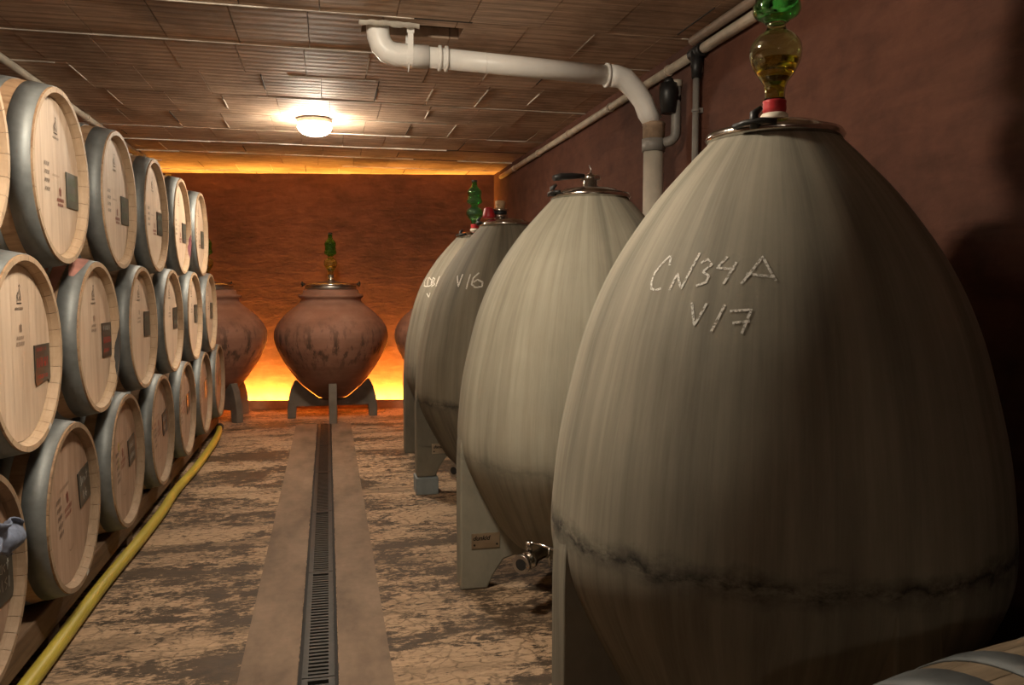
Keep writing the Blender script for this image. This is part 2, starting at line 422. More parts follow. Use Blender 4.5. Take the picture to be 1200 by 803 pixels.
# ceiling: hollow clay tiles in rows across the room, with pale joints between some rows and a broken-out hole
HOLE = (.165, 3.565, .61, 3.725)
def f(b):
    rnd = random.Random(3)
    def tile(x0, y0, x1, y1, tn, dz, tx, ty):
        hx0, hy0, hx1, hy1 = HOLE
        if x0 < hx1 and x1 > hx0 and y0 < hy1 and y1 > hy0:
            for r in ((x0, y0, x1, min(y1, hy0)), (x0, max(y0, hy1), x1, y1),
                      (x0, max(y0, hy0), min(x1, hx0), min(y1, hy1)), (max(x0, hx1), max(y0, hy0), x1, min(y1, hy1))):
                if r[2]-r[0] > .004 and r[3]-r[1] > .004: raw(*r, tn, dz, 0, 0)
        else: raw(x0, y0, x1, y1, tn, dz, tx, ty)
    def raw(x0, y0, x1, y1, tn, dz, tx, ty):
        z = CZ + dz
        vs = [(x0,y0,z-tx-ty),(x1,y0,z+tx-ty),(x1,y1,z+tx+ty),(x0,y1,z-tx+ty)]
        b.add(vs + [(x,y,CZ+.05) for x,y,_ in vs], [(0,3,2,1),(4,5,6,7),(0,1,5,4),(1,2,6,5),(2,3,7,6),(3,0,4,7)], 0, tn)
    y = 3.48 - .54*13
    row = 0
    while y < 9.0:
        y1 = y + .54
        x = XL - .2 - rnd.random()*.3
        base = rnd.uniform(-.0015, .0015)
        while x < XR + .2:
            x1 = x + .318
            tn = min(1, max(0, rnd.gauss(.45, .22)))
            tile(x+.002, y+.004, x1-.002, y1-.004, tn, base + rnd.uniform(-.001, .0015), rnd.uniform(-.0008,.0008), rnd.uniform(-.0014,.0012))
            # joint between tiles, some proud and pale
            if rnd.random() < .35 and not (y < 3.7 and y1 > 3.4 and .1 < x1 < .7):
                ya, yb = y + rnd.uniform(0, .2), y1 - rnd.uniform(0, .2)
                b.box((x1-.003, ya, CZ-.003), (x1+.003, yb, CZ+.02), 1 if rnd.random() < .5 else 2)
            x = x1
        # row joint: thin mortar ridge, broken into pieces
        x = XL
        while x < XR:
            L = rnd.uniform(.25, 1.1)
            k = rnd.random()
            if k < .70: b.box((x, y-.004, CZ-rnd.uniform(.002,.008)), (min(XR, x+L), y+.004, CZ+.02), 1)
            elif k < .75: b.box((x, y-.008, CZ-.003), (min(XR, x+L), y+.006, CZ+.02), 2)
            x += L
        y = y1; row += 1
    b.box((XL-.2, YF-.2, CZ+.14), (XR+.2, 9.0, CZ+.25), 2)
    hx0, hy0, hx1, hy1 = HOLE
    b.box((XL-.2, YF-.2, CZ+.045), (hx0, 9.0, CZ+.15), 2); b.box((hx1, YF-.2, CZ+.045), (XR+.2, 9.0, CZ+.15), 2)
    b.box((hx0, YF-.2, CZ+.045), (hx1, hy0, CZ+.15), 2); b.box((hx0, hy1, CZ+.045), (hx1, 9.0, CZ+.15), 2)
structure(one(f, 'ceiling', [M['ceiling'], M['mortar'], M['void']]))

# ------------------------------------------------------------------ lamps
def ceiling_lamp(x, y, label, mat='lamp'):
    t = tag(empty('ceiling_lamp', (x, y, CZ-.006)), label, 'lamp', 'bulkhead lamps along the ceiling')
    one(lambda b: b.lathe([(0,.001),(0,.118),(-.026,.118),(-.032,.112),(-.032,.001)], 32), 'base', M['lamp_base'], t)
    pr = [(-.0325, .090), (-.038, .108)] + [(-.050-.062*math.sin(a), .114*math.cos(a)) for a in [PI/2*k/6 for k in range(0, 6)]] + [(-.112, .001)]
    one(lambda b: b.lathe(pr, 20), 'glass_dome', M[mat], t)
ceiling_lamp(-.07, 5.68, 'round glowing white lamp on the tiled ceiling near the orange back wall')
ceiling_lamp(-.12, 2.2, 'round ceiling lamp overhead, above the nearest concrete egg, outside the picture')
ceiling_lamp(-.3, -2.6, 'round ceiling lamp behind the viewer, outside the picture', 'lamp_dim')

# amber light strip in a low trough at the foot of the back wall
t = tag(empty('light_strip', (0, back_y(0), 0), -math.atan(.18)), 'glowing amber light strip in a low trough along the foot of the back wall', 'light strip')
LX0, LX1 = -1.86, 1.70
one(lambda b: (b.box((LX0, -.125, .0), (LX1, -.013, .034)), b.box((LX0, -.125, .034), (LX1, -.112, .088))), 'trough', M['ledge'], t)
one(lambda b: b.prism([(-.108,.036),(-.064,.036),(-.064,.046),(-.108,.068)], LX0, LX1, M=Matrix(((0,1,0,0),(1,0,0,0),(0,0,1,0),(0,0,0,1)))), 'glowing_strip', M['led'], t)

# ------------------------------------------------------------------ floor drain
t = tag(empty('floor_drain', (0, 0, 0)), 'long narrow dark slotted drain running down the middle of the floor', 'drain')
one(lambda b: [b.box((x0, YF+.1, -.07), (x1, 7.335, .004)) for x0, x1 in ((D0+.001, D0+.012), (D1-.012, D1-.001))], 'frame', M['channel'], t)
y = 0.6
while y < 7.3:
    y1 = min(y + .96, 7.33)
    def f(b, y=y, y1=y1):
        b.box((D0+.0125, y+.003, -.016), (D0+.031, y1-.003, .003)); b.box((D1-.031, y+.003, -.016), (D1-.0125, y1-.003, .003))
        b.box((D0+.031, y+.003, -.016), (D1-.031, y+.018, .002)); b.box((D0+.031, y1-.018, -.016), (D1-.031, y1-.003, .002))
        n = int((y1-y-.04)/.0265)
        for k in range(n):
            yy = y + .028 + k*.0265
            b.box((D0+.031, yy, -.014), (D1-.031, yy+.0135, .0018))
    one(f, 'grate', M['grate'], t)
    y += .96

# ------------------------------------------------------------------ concrete eggs
EGG = [(0.10,0.001),(.11,.12),(.15,.29),(.2,.36),(.27,.414),(.35,.458),(.42,.495),(.5,.533),(.56,.553),(.62,.561),(.7,.558),(.85,.542),(1.0,.511),(1.15,.470),(1.3,.405),(1.45,.307),(1.55,.222),(1.615,.160),(1.625,.150),(1.625,.001)]
EGGS = catmull(EGG[1:-2], 5)
EGGS = [(.10, .001)] + EGGS + [(1.622, .148), (1.623, .001)]
def ribbon(b, P, N, wd, m=0):
    vs = []; n = len(P)
    for i, p in enumerate(P):
        t = (P[min(i+1, n-1)] - P[max(i-1, 0)]).normalized(); s = t.cross(N[i]).normalized()*wd/2
        vs += [p - s, p + s]
    b.add(vs, [(2*i, 2*i+1, 2*i+3, 2*i+2) for i in range(n-1)], m)
def egg_chalk(strokes, wd, mat, parent):
    b = MB()
    for st in strokes:
        P, N = [], []
        for (a0, z0), (a1, z1) in zip(st, st[1:]):
            for k in range(8):
                q = k/8; P.append((a0+(a1-a0)*q, z0+(z1-z0)*q))
        P.append(st[-1])
        V = []
        for a, z in P:
            r = interp(EGGS[1:-2], z); s = (interp(EGGS[1:-2], z+.01) - interp(EGGS[1:-2], z-.01))/.02
            ar = math.radians(a); n = Vector((math.cos(ar), math.sin(ar), -s)).normalized()
            V.append(Vector((r*math.cos(ar), r*math.sin(ar), z)) + n*.0014); N.append(n)
        ribbon(b, V, N, wd)
    return b.build('chalk_writing', mat, parent)
def lid(parent, z, R, lever_ang, cap=True):
    L = one(lambda b: b.lathe([(z, .001), (z, R-.006), (z+.010, R-.010), (z+.030, R*.72), (z+.040, R*.35), (z+.043, .001)], 48), 'lid', M['steel'], parent)
    one(lambda b: b.lathe([(z-.008, R-.004), (z-.012, R+.006), (z, R+.013), (z+.012, R+.006), (z+.010, R-.008)], 64), 'clamp_ring', M['steel'], L)
    one(lambda b: b.lathe([(z-.016, R-.010), (z-.016, R+.004), (z-.006, R+.006), (z-.006, R-.010)], 64, closed=True), 'gasket', M['black'], L)
    a = math.radians(lever_ang); ca, sa = math.cos(a), math.sin(a)
    def pt(r, s, h): return (r*ca - s*sa, r*sa + s*ca, z + h)
    def f(b):
        b.tube([pt(R+.012, -.05, .006), pt(R+.024, -.02, .010), pt(R+.024, .02, .012), pt(R+.010, .05, .010)], .007, 8)
        b.tube([pt(R+.018, .0, -.004), pt(R+.020, .0, .030), pt(R+.006, .012, .044)], [.010, .011, .006], 8)
    one(f, 'clamp_lever', M['black'], L)
    return L
def valve(parent, ang, r, z):
    a = math.radians(ang); ca, sa = math.cos(a), math.sin(a)
    def P(rr, s, h): return (rr*ca - s*sa, rr*sa + s*ca, h)
    v = one(lambda b: b.tube([P(r-.24, 0, z), P(r-.06, 0, z), P(r-.058, 0, z), P(r-.03, 0, z), P(r-.028, 0, z), P(r-.002, 0, z), P(r, 0, z)],
                             [.022, .022, .034, .034, .026, .026, .034], 18), 'drain_valve', M['steel'], parent)
    one(lambda b: (b.tube([P(r+.0005, 0, z), P(r+.014, 0, z)], [.036, .036], 20)), 'valve_mouth', M['steel_dull'], v)
    one(lambda b: (b.tube([P(r+.0145, 0, z), P(r+.0150, 0, z)], [.022, .022], 20)), 'valve_bore', M['channel'], v)
    def f(b):
        b.tube([P(r-.045, 0, z+.03), P(r-.045, 0, z+.075)], .013, 10)
        b.tube([P(r-.045, 0, z+.070), P(r-.050, .05, z+.066), P(r-.055, .15, z+.052)], [.007, .006, .007], 8)
        b.tube([P(r-.05, .085, z+.060), P(r-.05, .085, z-.01)], .005, 8)
    one(f, 'valve_handle', M['steel'], v)
    return v
def egg(loc, mat, label, base=0.0, lever=205, sc=1.0, vang=225, val=True, rz=0.0):
    t = tag(empty('concrete_egg_tank', loc, rz), label, 'wine tank', 'concrete egg tanks along the right wall')
    one(lambda b: b.lathe([(z, r) for z, r in EGGS], 96), 'shell', mat, t)
    for k in range(4):
        Mr = Matrix.Rotation(k*PI/2, 4, 'Z')
        inn = [(interp(EGGS[1:-2], z) - .035, z) for z in (.62,.56,.5,.42,.35,.27,.2)]
        poly = [(.566,base+.004),(.566,.30),(.566,.52),(.563,.60),(.556,.66)] + inn + [(.16,.17),(.16,base+.13),(.34,base+.13),(.385,base+.118),(.425,base+.06),(.455,base)] + [(.560,base)]
        one(lambda b: b.prism(poly, -.055, .055, M=Mr), 'support_leg', mat, t, bevel=.008)
    lid(t, 1.625, .157, lever)
    if val: valve(t, vang, .545, .215)
    return t
def airlock(loc, label, group, mats, collar, base_h=0.03, tw=1.0, k=1.0, liquid=True):
    """two stacked glass bulbs on a stopper; origin at the stopper's foot"""
    t = tag(empty('glass_airlock', loc), label, 'airlock', group)
    g1, g2 = mats
    one(lambda b: b.lathe([(0,.001),(0,.033*tw),(.008,.035*tw),(.016,.032*tw),(.018,.030*tw),(.018,.001)], 28), 'stopper', M['bung'] if collar != 'steel' else M['steel'], t)
    one(lambda b: b.lathe([(.0185,.001),(.0185,.0265),(.030,.0295),(.044,.0280),(.0475,.0295),(.050,.028),(.050,.001)], 28), 'collar', M['red_tape'] if collar != 'steel' else M['steel_dull'], t)
    out1 = catmull([(.051,.0255),(.075,.0255),(.095,.031),(.115,.045),(.140,.058),(.165,.0635),(.190,.0605),(.210,.045),(.220,.031),(.228,.0245),(.240,.0235)], 3)
    th = .0028
    inn1 = [(z, max(.004, r-th)) for z, r in reversed(out1)]
    one(lambda b: b.lathe([(z*k, r) for z, r in out1 + inn1], 40, closed=True), 'lower_bulb', M[g1], t)
    if liquid:
        lq = [(z, r-th-.0006) for z, r in out1 if z <= .153]
        one(lambda b: b.lathe([(lq[0][0]*k+.001, .001)] + [(z*k+.001, r) for z, r in lq] + [(lq[-1][0]*k+.001, .001)], 36), 'liquid', M['liquid'], t)
    out2 = catmull([(.241,.0265),(.250,.036),(.258,.050),(.270,.0575),(.285,.0575),(.297,.0525),(.330,.050),(.350,.054),(.372,.052),(.395,.038),(.410,.026),(.430,.020),(.455,.0205)], 3)
    inn2 = [(z, max(.004, r-th)) for z, r in reversed(out2)]
    one(lambda b: b.lathe([(z*k, r) for z, r in out2 + inn2], 40, closed=True), 'upper_bulb', M[g2], t)
    one(lambda b: b.lathe([(.4555*k,.001),(.4555*k,.0215),(.470*k,.0215),(.474*k,.017),(.474*k,.001)], 20), 'stem_cap', M['black'], t)
    return t

e1 = egg((1.108, 1.83, 0), M['egg_near'], 'nearest and largest concrete egg tank with chalk writing CN34A V17', lever=224, val=False)
e2 = egg((1.080, 3.19, 0), M['egg_pale'], 'pale smooth concrete egg tank with nameplate and steel drain valve, second nearest', lever=190)
e3 = egg((1.070, 4.74, 0), M['egg_dark'], 'dark stained concrete egg tank chalked V16 standing on a blue grey block', base=.105, lever=180)
e4 = egg((1.110, 5.93, 0), M['egg_far'], 'farthest concrete egg tank, mostly hidden, with a faint chalk mark and pale seam', lever=215, val=False)

S1 = [[(-154.25,1.3189),(-156.29,1.3025),(-158.05,1.2809),(-158.01,1.2592),(-157.09,1.2448),(-155.18,1.2413),(-153.3,1.2456)],[(-153.97,1.3188),(-152.98,1.2969)],[(-150.2,1.2420),(-149.0,1.2790),(-146.4,1.2450),(-143.3,1.3230)],[(-142.0,1.3005),(-140.1,1.3086),(-138.4,1.2965),(-140.74,1.2815),(-138.53,1.2724),(-139.04,1.2587),(-141.82,1.2512)],[(-134.03,1.3133),(-136.49,1.2894),(-131.36,1.2863)],[(-131.05,1.3012),(-133.88,1.2552)],[(-128.95,1.2552),(-123.57,1.3122),(-119.77,1.2617)],[(-127.87,1.2766),(-120.65,1.2697)],[(-141.97,1.2157),(-140.15,1.1677),(-137.67,1.2148)],[(-132.68,1.2119),(-135.44,1.1557)],[(-131.17,1.1989),(-125.8,1.2026),(-127.73,1.1541)],[(-130.23,1.1749),(-126.0,1.1794)]]
S3 = [[(-148.15,1.3117),(-142.44,1.2504),(-142.46,1.3206)],[(-134.27,1.3201),(-134.3,1.2353)],[(-126.29,1.3288),(-130.38,1.2986),(-130.5,1.2624),(-126.6,1.2444),(-121.42,1.2503),(-121.55,1.2743),(-126.13,1.2894),(-129.86,1.2714)]]
S4 = [[(-169.97,1.3213),(-171.88,1.2898),(-166.24,1.2544),(-158.99,1.2505)],[(-165.3,1.317),(-157.9,1.2504),(-152.64,1.2582),(-155.06,1.2969),(-163.77,1.3169)],[(-155.03,1.3163),(-150.71,1.2504),(-147.38,1.2643),(-150.81,1.2851),(-150.07,1.3044),(-155.03,1.3163)],[(-144.61,1.3235),(-144.49,1.2504)],[(-154.76,1.2003),(-149.92,1.1738),(-149.86,1.2044)]]
egg_chalk(S1, .0055, M['chalk'], e1); egg_chalk(S3, .010, M['chalk_faint'], e3); egg_chalk(S4, .008, M['chalk_faint'], e4)

def text_mesh(name, body, size, mat, parent, M4, shear=0.0, bold=0.0):
    cu = bpy.data.curves.new(name, 'FONT'); cu.body = body; cu.size = size; cu.shear = shear; cu.offset = bold
    cu.align_x = 'CENTER'; cu.align_y = 'CENTER'; cu.resolution_u = 3
    o = bpy.data.objects.new(name, cu); COL.objects.link(o)
    bpy.context.view_layer.update()
    me = bpy.data.meshes.new_from_object(o.evaluated_get(bpy.context.evaluated_depsgraph_get()))
    bpy.data.objects.remove(o); me.transform(M4); me.materials.clear(); me.materials.append(mat)
    q = bpy.data.objects.new(name, me); COL.objects.link(q); q.parent = parent; return q
FRONT = Matrix.Rotation(PI/2, 4, 'X')     # text that faces -Y
def nameplate(t, x, z, wd, ht):
    y = -.0565
    p = one(lambda b: b.box((x-wd/2, y-.002, z-ht/2), (x+wd/2, y, z+ht/2)), 'nameplate', M['brass_plate'], t)
    text_mesh('lettering', 'dunkid', ht*.42, M['black'], p, Matrix.Translation((x-wd*.16, y-.0025, z+ht*.17)) @ FRONT, .25, .0008)
    for s in (-1, 1):
        one(lambda b: b.tube([(x+s*wd*.40, y-.0022, z-ht*.27), (x+s*wd*.40, y-.005, z-ht*.27)], .0045, 10), 'rivet', M['black'], p)
nameplate(e2, -.462, .205, .118, .062); nameplate(e3, -.41, .275, .13, .062)

a1 = airlock((1.108, 1.83, 1.668), 'green and amber glass airlock on the nearest concrete egg', 'glass airlocks on the tanks', ('glass_clear', 'glass_green'), 'red')
a4 = airlock((1.085, 5.90, 1.668), 'slim green glass airlock with red collar on the farthest concrete egg', 'glass airlocks on the tanks', ('glass_green', 'glass_green'), 'red', k=.80)

# cap fittings of the second and third eggs
t = tag(empty('steel_vent_cap', (1.08, 3.19, 1.668)), 'small steel vent cap with a thin wire tip on the pale second egg', 'vent cap')
one(lambda b: b.lathe([(0,.001),(0,.030),(.026,.030),(.028,.044),(.042,.044),(.046,.036),(.050,.012),(.056,.010),(.058,.001)], 28), 'cap', M['steel'], t)
one(lambda b: b.tube([(0,0,.0585),(.004,0,.072),(-.006,0,.090)], [.004,.0025,.0015], 8), 'wire_tip', M['steel_dull'], t)
t = tag(empty('black_hose_grip', (.975, 3.115, 1.6725)), 'short black rubber handle lying across the lid of the pale second egg', 'handle')
one(lambda b: b.tube([(-.085,-.03,.012),(-.05,-.022,.020),(.0,-.008,.026),(.055,.008,.030)], [.012,.014,.013,.009], 10), 'grip', M['black'], t)
t = tag(empty('cork_bung', (1.03, 4.74, 1.668)), 'cork bung in a black and steel neck on the dark third egg', 'bung')
one(lambda b: b.lathe([(0,.001),(0,.046),(.018,.046),(.018,.001)], 28), 'neck', M['steel'], t)
one(lambda b: b.lathe([(.0185,.001),(.0185,.040),(.040,.040),(.040,.001)], 28), 'band', M['black'], t)
one(lambda b: b.lathe([(.0405,.001),(.0405,.052),(.052,.052),(.052,.001)], 28), 'flange', M['steel'], t)
one(lambda b: b.lathe([(.0525,.001),(.0525,.026),(.100,.031),(.102,.028),(.102,.001)], 24), 'cork', M['cork'], t)
t = tag(one(lambda b: b.lathe(catmull([(.0,.001),(.0,.034),(.02,.036),(.045,.030),(.06,.024),(.066,.001)], 3), 24), 'red_bung', M['red_tape']), 'red rubber bung lying on the lid of the dark third egg', 'bung')
t.location = (.955, 4.72, 1.664)
for dx, dy in ((-.505, 0.0), (.0, -.505), (.505, 0), (0, .505)):
    b = MB(); b.box((-.068,-.075,0), (.068,.075,.104)); o = b.build('concrete_block', M['block'], None, .006)
    o.location = (1.07+dx, 4.74+dy, 0)
    tag(o, {(-.505, 0.0): 'blue grey block under the left leg of the dark egg chalked V16',
            (.0, -.505): 'blue grey block under the front leg of the dark egg chalked V16',
            (.505, 0): 'blue grey block under the wall side leg of the dark egg chalked V16',
            (0, .505): 'blue grey block under the rear leg of the dark egg chalked V16'}[(dx, dy)], 'block', 'blocks under the third egg')

# ------------------------------------------------------------------ clay jars by the back wall
JAR = [(.185,.001),(.187,.06),(.20,.14),(.34,.300),(.49,.412),(.60,.475),(.70,.518),(.78,.532),(.86,.518),(.95,.458),(1.03,.375),(1.08,.312)]
JARS = catmull(JAR[2:], 6)
JPROF = [(.19,.001),(.192,.10)] + JARS + [(1.105,.285),(1.125,.278),(1.140,.282),(1.152,.302),(1.172,.302),(1.178,.270),(1.182,.262),(1.215,.258),(1.222,.245),(1.222,.001)]
def jar(loc, label, rz):
    s = tag(empty('jar_stand', (loc[0], loc[1], 0), rz), label.replace('terracotta jar', 'four legged concrete stand under the clay jar').split(' with ')[0], 'stand', 'stands under the clay jars')
    for k in range(4):
        Mr = Matrix.Rotation(k*PI/2, 4, 'Z')
        inn = [(interp(JARS, z) + .012, z) for z in (.36,.32,.28,.24,.20)]
        poly = [(.420,.0),(.420,.10),(.407,.20),(.383,.29),(.350,.36)] + inn + [(.125,.182),(.0,.182),(.0,.112),(.335,.112),(.343,.0)]
        one(lambda b: b.prism(poly, -.036, .036, M=Mr), 'leg', M['stand'], s, bevel=.005)
    t = tag(empty('clay_jar', loc, rz), label, 'jar', 'clay jars by the back wall')
    one(lambda b: b.lathe(JPROF, 80), 'body', M['jar'], t)
    z = 1.2225
    L = one(lambda b: b.lathe([(z,.001),(z,.236),(z+.010,.240),(z+.038,.240),(z+.046,.232),(z+.072,.10),(z+.085,.034),(z+.088,.001)], 56), 'lid', M['steel_dull'], t)
    one(lambda b: b.lathe([(z+.041,.236),(z+.036,.250),(z+.046,.256),(z+.056,.248),(z+.054,.236)], 56), 'clamp_ring', M['steel'], L)
    for sx in (-1, 1):
        def f(b):
            b.tube([(sx*.245,-.05,z+.046),(sx*.268,-.03,z+.050),(sx*.268,.02,z+.058),(sx*.245,.05,z+.052)], .009, 8)
            b.tube([(sx*.264,-.01,z+.03),(sx*.266,-.01,z+.075)], .009, 8)
        one(f, 'clamp_lever', M['black'], L)
    return t
JZ = 1.31
jar((.03, 7.735, 0), 'round terracotta jar in the middle of the back wall with a steel lid', 0)
jar((-1.10, 7.86, 0), 'terracotta jar half hidden behind the barrel stack with a steel lid', PI/4)
jar((1.145, 7.55, 0), 'terracotta jar peeping out behind the farthest egg with a steel lid', PI/4)
def jar_airlock(x, y, label):
    airlock((x, y, JZ+.0005), label, 'glass airlocks on the tanks', ('glass_clear', 'glass_green'), 'steel', k=.95)
jar_airlock(.03, 7.735, 'glass airlock standing on the lid of the middle clay jar')
jar_airlock(-1.10, 7.86, 'glass airlock on the left clay jar, seen past the top barrel row')

# ------------------------------------------------------------------ barrels
BL = .475
def br(x): return .345 - .050*(x/BL)**2
NS = 30
def barrel_core():
    t = empty('oak_barrel')
    rnd = random.Random(11)
    C = .345
    def f(b):
        xs = [-BL + 2*BL*k/20 for k in range(21)]
        a = 0.0; cuts = []
        for k in range(NS): cuts.append(rnd.uniform(.8, 1.2))
        tot = sum(cuts); ang = [0]
        for c in cuts: ang.append(ang[-1] + 2*PI*c/tot)
        for k in range(NS):
            tn = rnd.random(); g = .0025
            sub = [ang[k] + g + (ang[k+1]-ang[k]-2*g)*q/3 for q in range(4)]
            vs = [(x, br(x)*math.cos(q), br(x)*math.sin(q)+C) for x in xs for q in sub]
            b.add(vs, [(i*4+j, i*4+j+1, (i+1)*4+j+1, (i+1)*4+j) for i in range(20) for j in range(3)], 0, tn, True)
            for s in (-1, 1):                                      # stave end, bevel and inside of the chime
                R = br(BL)
                pr = [(s*BL, R), (s*BL, R-.017), (s*(BL-.020), R-.026), (s*(BL-.042), R-.031)]
                vs = [(x, r*math.cos(q), r*math.sin(q)+C) for x, r in pr for q in sub]
                b.add(vs, [(i*4+j, i*4+j+1, (i+1)*4+j+1, (i+1)*4+j) for i in range(3) for j in range(3)], 1, .5 + .25*(tn-.5), False)
        b.lathe([(-BL+.01, br(BL)-.006)] + [(x, br(x)-.006) for x in xs[1:-1]] + [(BL-.01, br(BL)-.006)], 48, 'x', (0,0,C), 0, .2)
    one(f, 'staves', [M['stave'], M['rim']], t)
    for s in (1, -1):
        def f(b, s=s):
            R = br(BL)-.0305; xx = s*(BL-.029)
            ys = [-R, -.20, -.125, -.055, .02, .09, .155, .215, R]
            for k in range(len(ys)-1):
                y0, y1 = ys[k]+.0008, ys[k+1]-.0008
                pts = [(y, math.sqrt(max(0, R*R-y*y))) for y in [y0+(y1-y0)*q/8 for q in range(9)]]
                poly = [(xx, y, C+h) for y, h in pts] + [(xx, y, C-h) for y, h in reversed(pts)]
                b.add(poly, [tuple(range(len(poly)))], 0, rnd.random())
            b.add([(xx-s*.004, R*math.cos(2*PI*q/48), C+R*math.sin(2*PI*q/48)) for q in range(48)], [tuple(range(48))], 0, 0)
        one(f, 'head', M['head'], t)
        for x0, x1 in ((.402,.469), (.315,.360), (.125,.170)):
            def f(b, s=s, x0=x0, x1=x1):
                e = .0028
                b.lathe([(s*x0, br(x0)-.001), (s*x0, br(x0)+e), (s*x1, br(x1)+e), (s*x1, br(x1)-.001)], 72, 'x', (0,0,C), closed=True)
            one(f, 'hoop', M['hoop'], t)
    return t
XF = BL - .029 + .0012                                             # plane of the marks on the front head
def strokes(L, wd, name, mat, parent, rot=0.0, x=XF, du=.02):
    b = MB(); c, s = math.cos(rot), math.sin(rot)
    for st in L:
        P = [Vector((x, (u+du)*c - v*s, .345 + (u+du)*s + v*c)) for u, v in st]
        ribbon(b, P, [Vector((1,0,0))]*len(P), wd)
    return b.build(name, mat, parent)
def dash(u, v, w, n, rnd, h=.008):
    out = []; x = u
    for k in range(n):
        q = w/n; out.append([(x, v-h/2), (x+q*.25, v+h/2), (x+q*.5, v-h/2), (x+q*.72, v+h/2)]); x += q
    return out
LOGO = [[(-.016,.155),(-.004,.178),(.006,.196),(.012,.176),(.016,.158)],[(-.012,.160),(-.016,.172),(-.006,.184)],[(.0,.200),(.007,.206),(.012,.198)],[(-.004,.158),(.004,.170),(.010,.158)],[(-.02,.150),(.02,.150)]]
def head_marks(t, style, rnd, rot=0.0):
    if style == 'top':
        strokes(LOGO, .0035, 'branded_emblem', M['ink_dark'], t, rot)
        strokes(dash(-.032,.134,.064,7,rnd), .0022, 'branded_text', M['ink_dark'], t, rot)
        L = []
        for k in range(4): L += dash(-.125, .035-.028*k, .05, 3, rnd, .014)
        strokes(L, .004, 'side_stamp', M['ink_dark'], t, rot)
        strokes(dash(-.045,.005,.07,5,rnd), .002, 'upper_text', M['ink_faint'], t, rot)
        L = [[(.02,-.035),(.02,-.060)],[(.028,-.03),(.028,-.062)],[(.036,-.035),(.036,-.060)]] + dash(-.008,-.075,.075,6,rnd,.012) + dash(-.002,-.092,.06,4,rnd,.010)
        strokes(L, .0055, 'red_stamp', M['ink_red'], t, rot)
    elif style == 'mid':
        strokes([[(u-.01, v) for u, v in s] for s in LOGO], .0038, 'branded_emblem', M['ink_dark'], t, rot)
        strokes(dash(-.044,.134,.066,7,rnd), .0026, 'branded_text', M['ink_dark'], t, rot)
        strokes([[(-.014,.085),(-.014,.064)],[(-.006,.088),(-.006,.062)],[(.002,.085),(.002,.064)]] + dash(-.04,.046,.06,4,rnd,.010) + dash(-.044,.028,.068,4,rnd,.012), .0042, 'red_stamp', M['ink_faint'], t, rot)
    else:
        L = []
        for k in range(5): L += dash(-.135, .06-.03*k, .05, 3, rnd, .016)
        strokes(L, .0045, 'side_stamp', M['ink_dark'], t, rot)
        strokes(dash(-.09,.085,.10,7,rnd,.012), .003, 'branded_text', M['ink_faint'], t, rot)
        strokes([[(-.03,.055),(-.03,.02)],[(-.022,.06),(-.022,.015)],[(-.014,.055),(-.014,.02)]] + dash(-.06,.0,.08,4,rnd,.016) + dash(-.06,-.022,.07,3,rnd,.014), .005, 'red_stamp', M['ink_red'], t, rot)
        strokes([[(-.05,-.15),(-.04,-.158),(-.02,-.156),(.0,-.148)]], .004, 'small_mark', M['ink_faint'], t, rot)
def plate(t, u, v, wu, hv, mat, lines, ragged=False, rot=0.0):
    c, s = math.cos(rot), math.sin(rot)
    def P(x, a, b_): return (x, a*c - b_*s, .345 + a*s + b_*c)
    b = MB()
    u0, u1, v0, v1 = u-wu/2, u+wu/2, v-hv/2, v+hv/2
    bot = [(u1, v0), (u0, v0)]
    if ragged: bot = [(u1,v0+.004),(u1-.01,v0-.008),(u1-.025,v0+.003),(u0+.02,v0-.006),(u0+.008,v0-.010),(u0,v0+.006)]
    poly = [(u0, v1), (u1, v1)] + bot
    n = len(poly)
    vs = [P(XF+.0003, *p) for p in poly] + [P(XF+.003, *p) for p in poly]
    b.add(vs, [tuple(range(n)), tuple(range(n, 2*n))] + [(i, (i+1) % n, (i+1) % n+n, i+n) for i in range(n)])
    p = b.build('label_plate', mat, t)
    for L, m, wd in lines:
        strokes([[(u+a*wu/2, v+bb*hv/2) for a, bb in st] for st in L], wd, 'writing', m, p, rot, XF+.0036, 0.0)
    return p
def scrib(rnd, rows, n=4, h=.22):
    L = []
    for y in rows:
        x = -.75
        while x < .6:
            k = rnd.choice((0,1,2)); w_ = rnd.uniform(.22,.34)
            if k == 0: L.append([(x,y-h),(x+.02,y+h),(x+w_*.7,y-h),(x+w_*.75,y+h)])
            elif k == 1: L.append([(x+w_*.7,y+h*.8),(x+.05,y+h*.6),(x,y-h*.4),(x+w_*.5,y-h),(x+w_*.8,y-h*.2),(x+.1,y)])
            else: L.append([(x+w_*.2,y+h),(x+w_*.15,y-h)])
            x += w_
    return L
core = barrel_core()
Y0, PITCHY = 3.02, .77
used = []
def barrel(row, k):
    z = (.475, 1.050, 1.625)[row]
    y = Y0 + PITCHY*k - (PITCHY/2 if row == 1 else 0)
    if not used: t = core
    else: t = copy_tree(bare)
    used.append(t)
    t.location = (-.875-BL, y, z-.345)
    return t
bare = core
ORD = ['first', 'second', 'third', 'fourth', 'fifth', 'sixth', 'seventh']
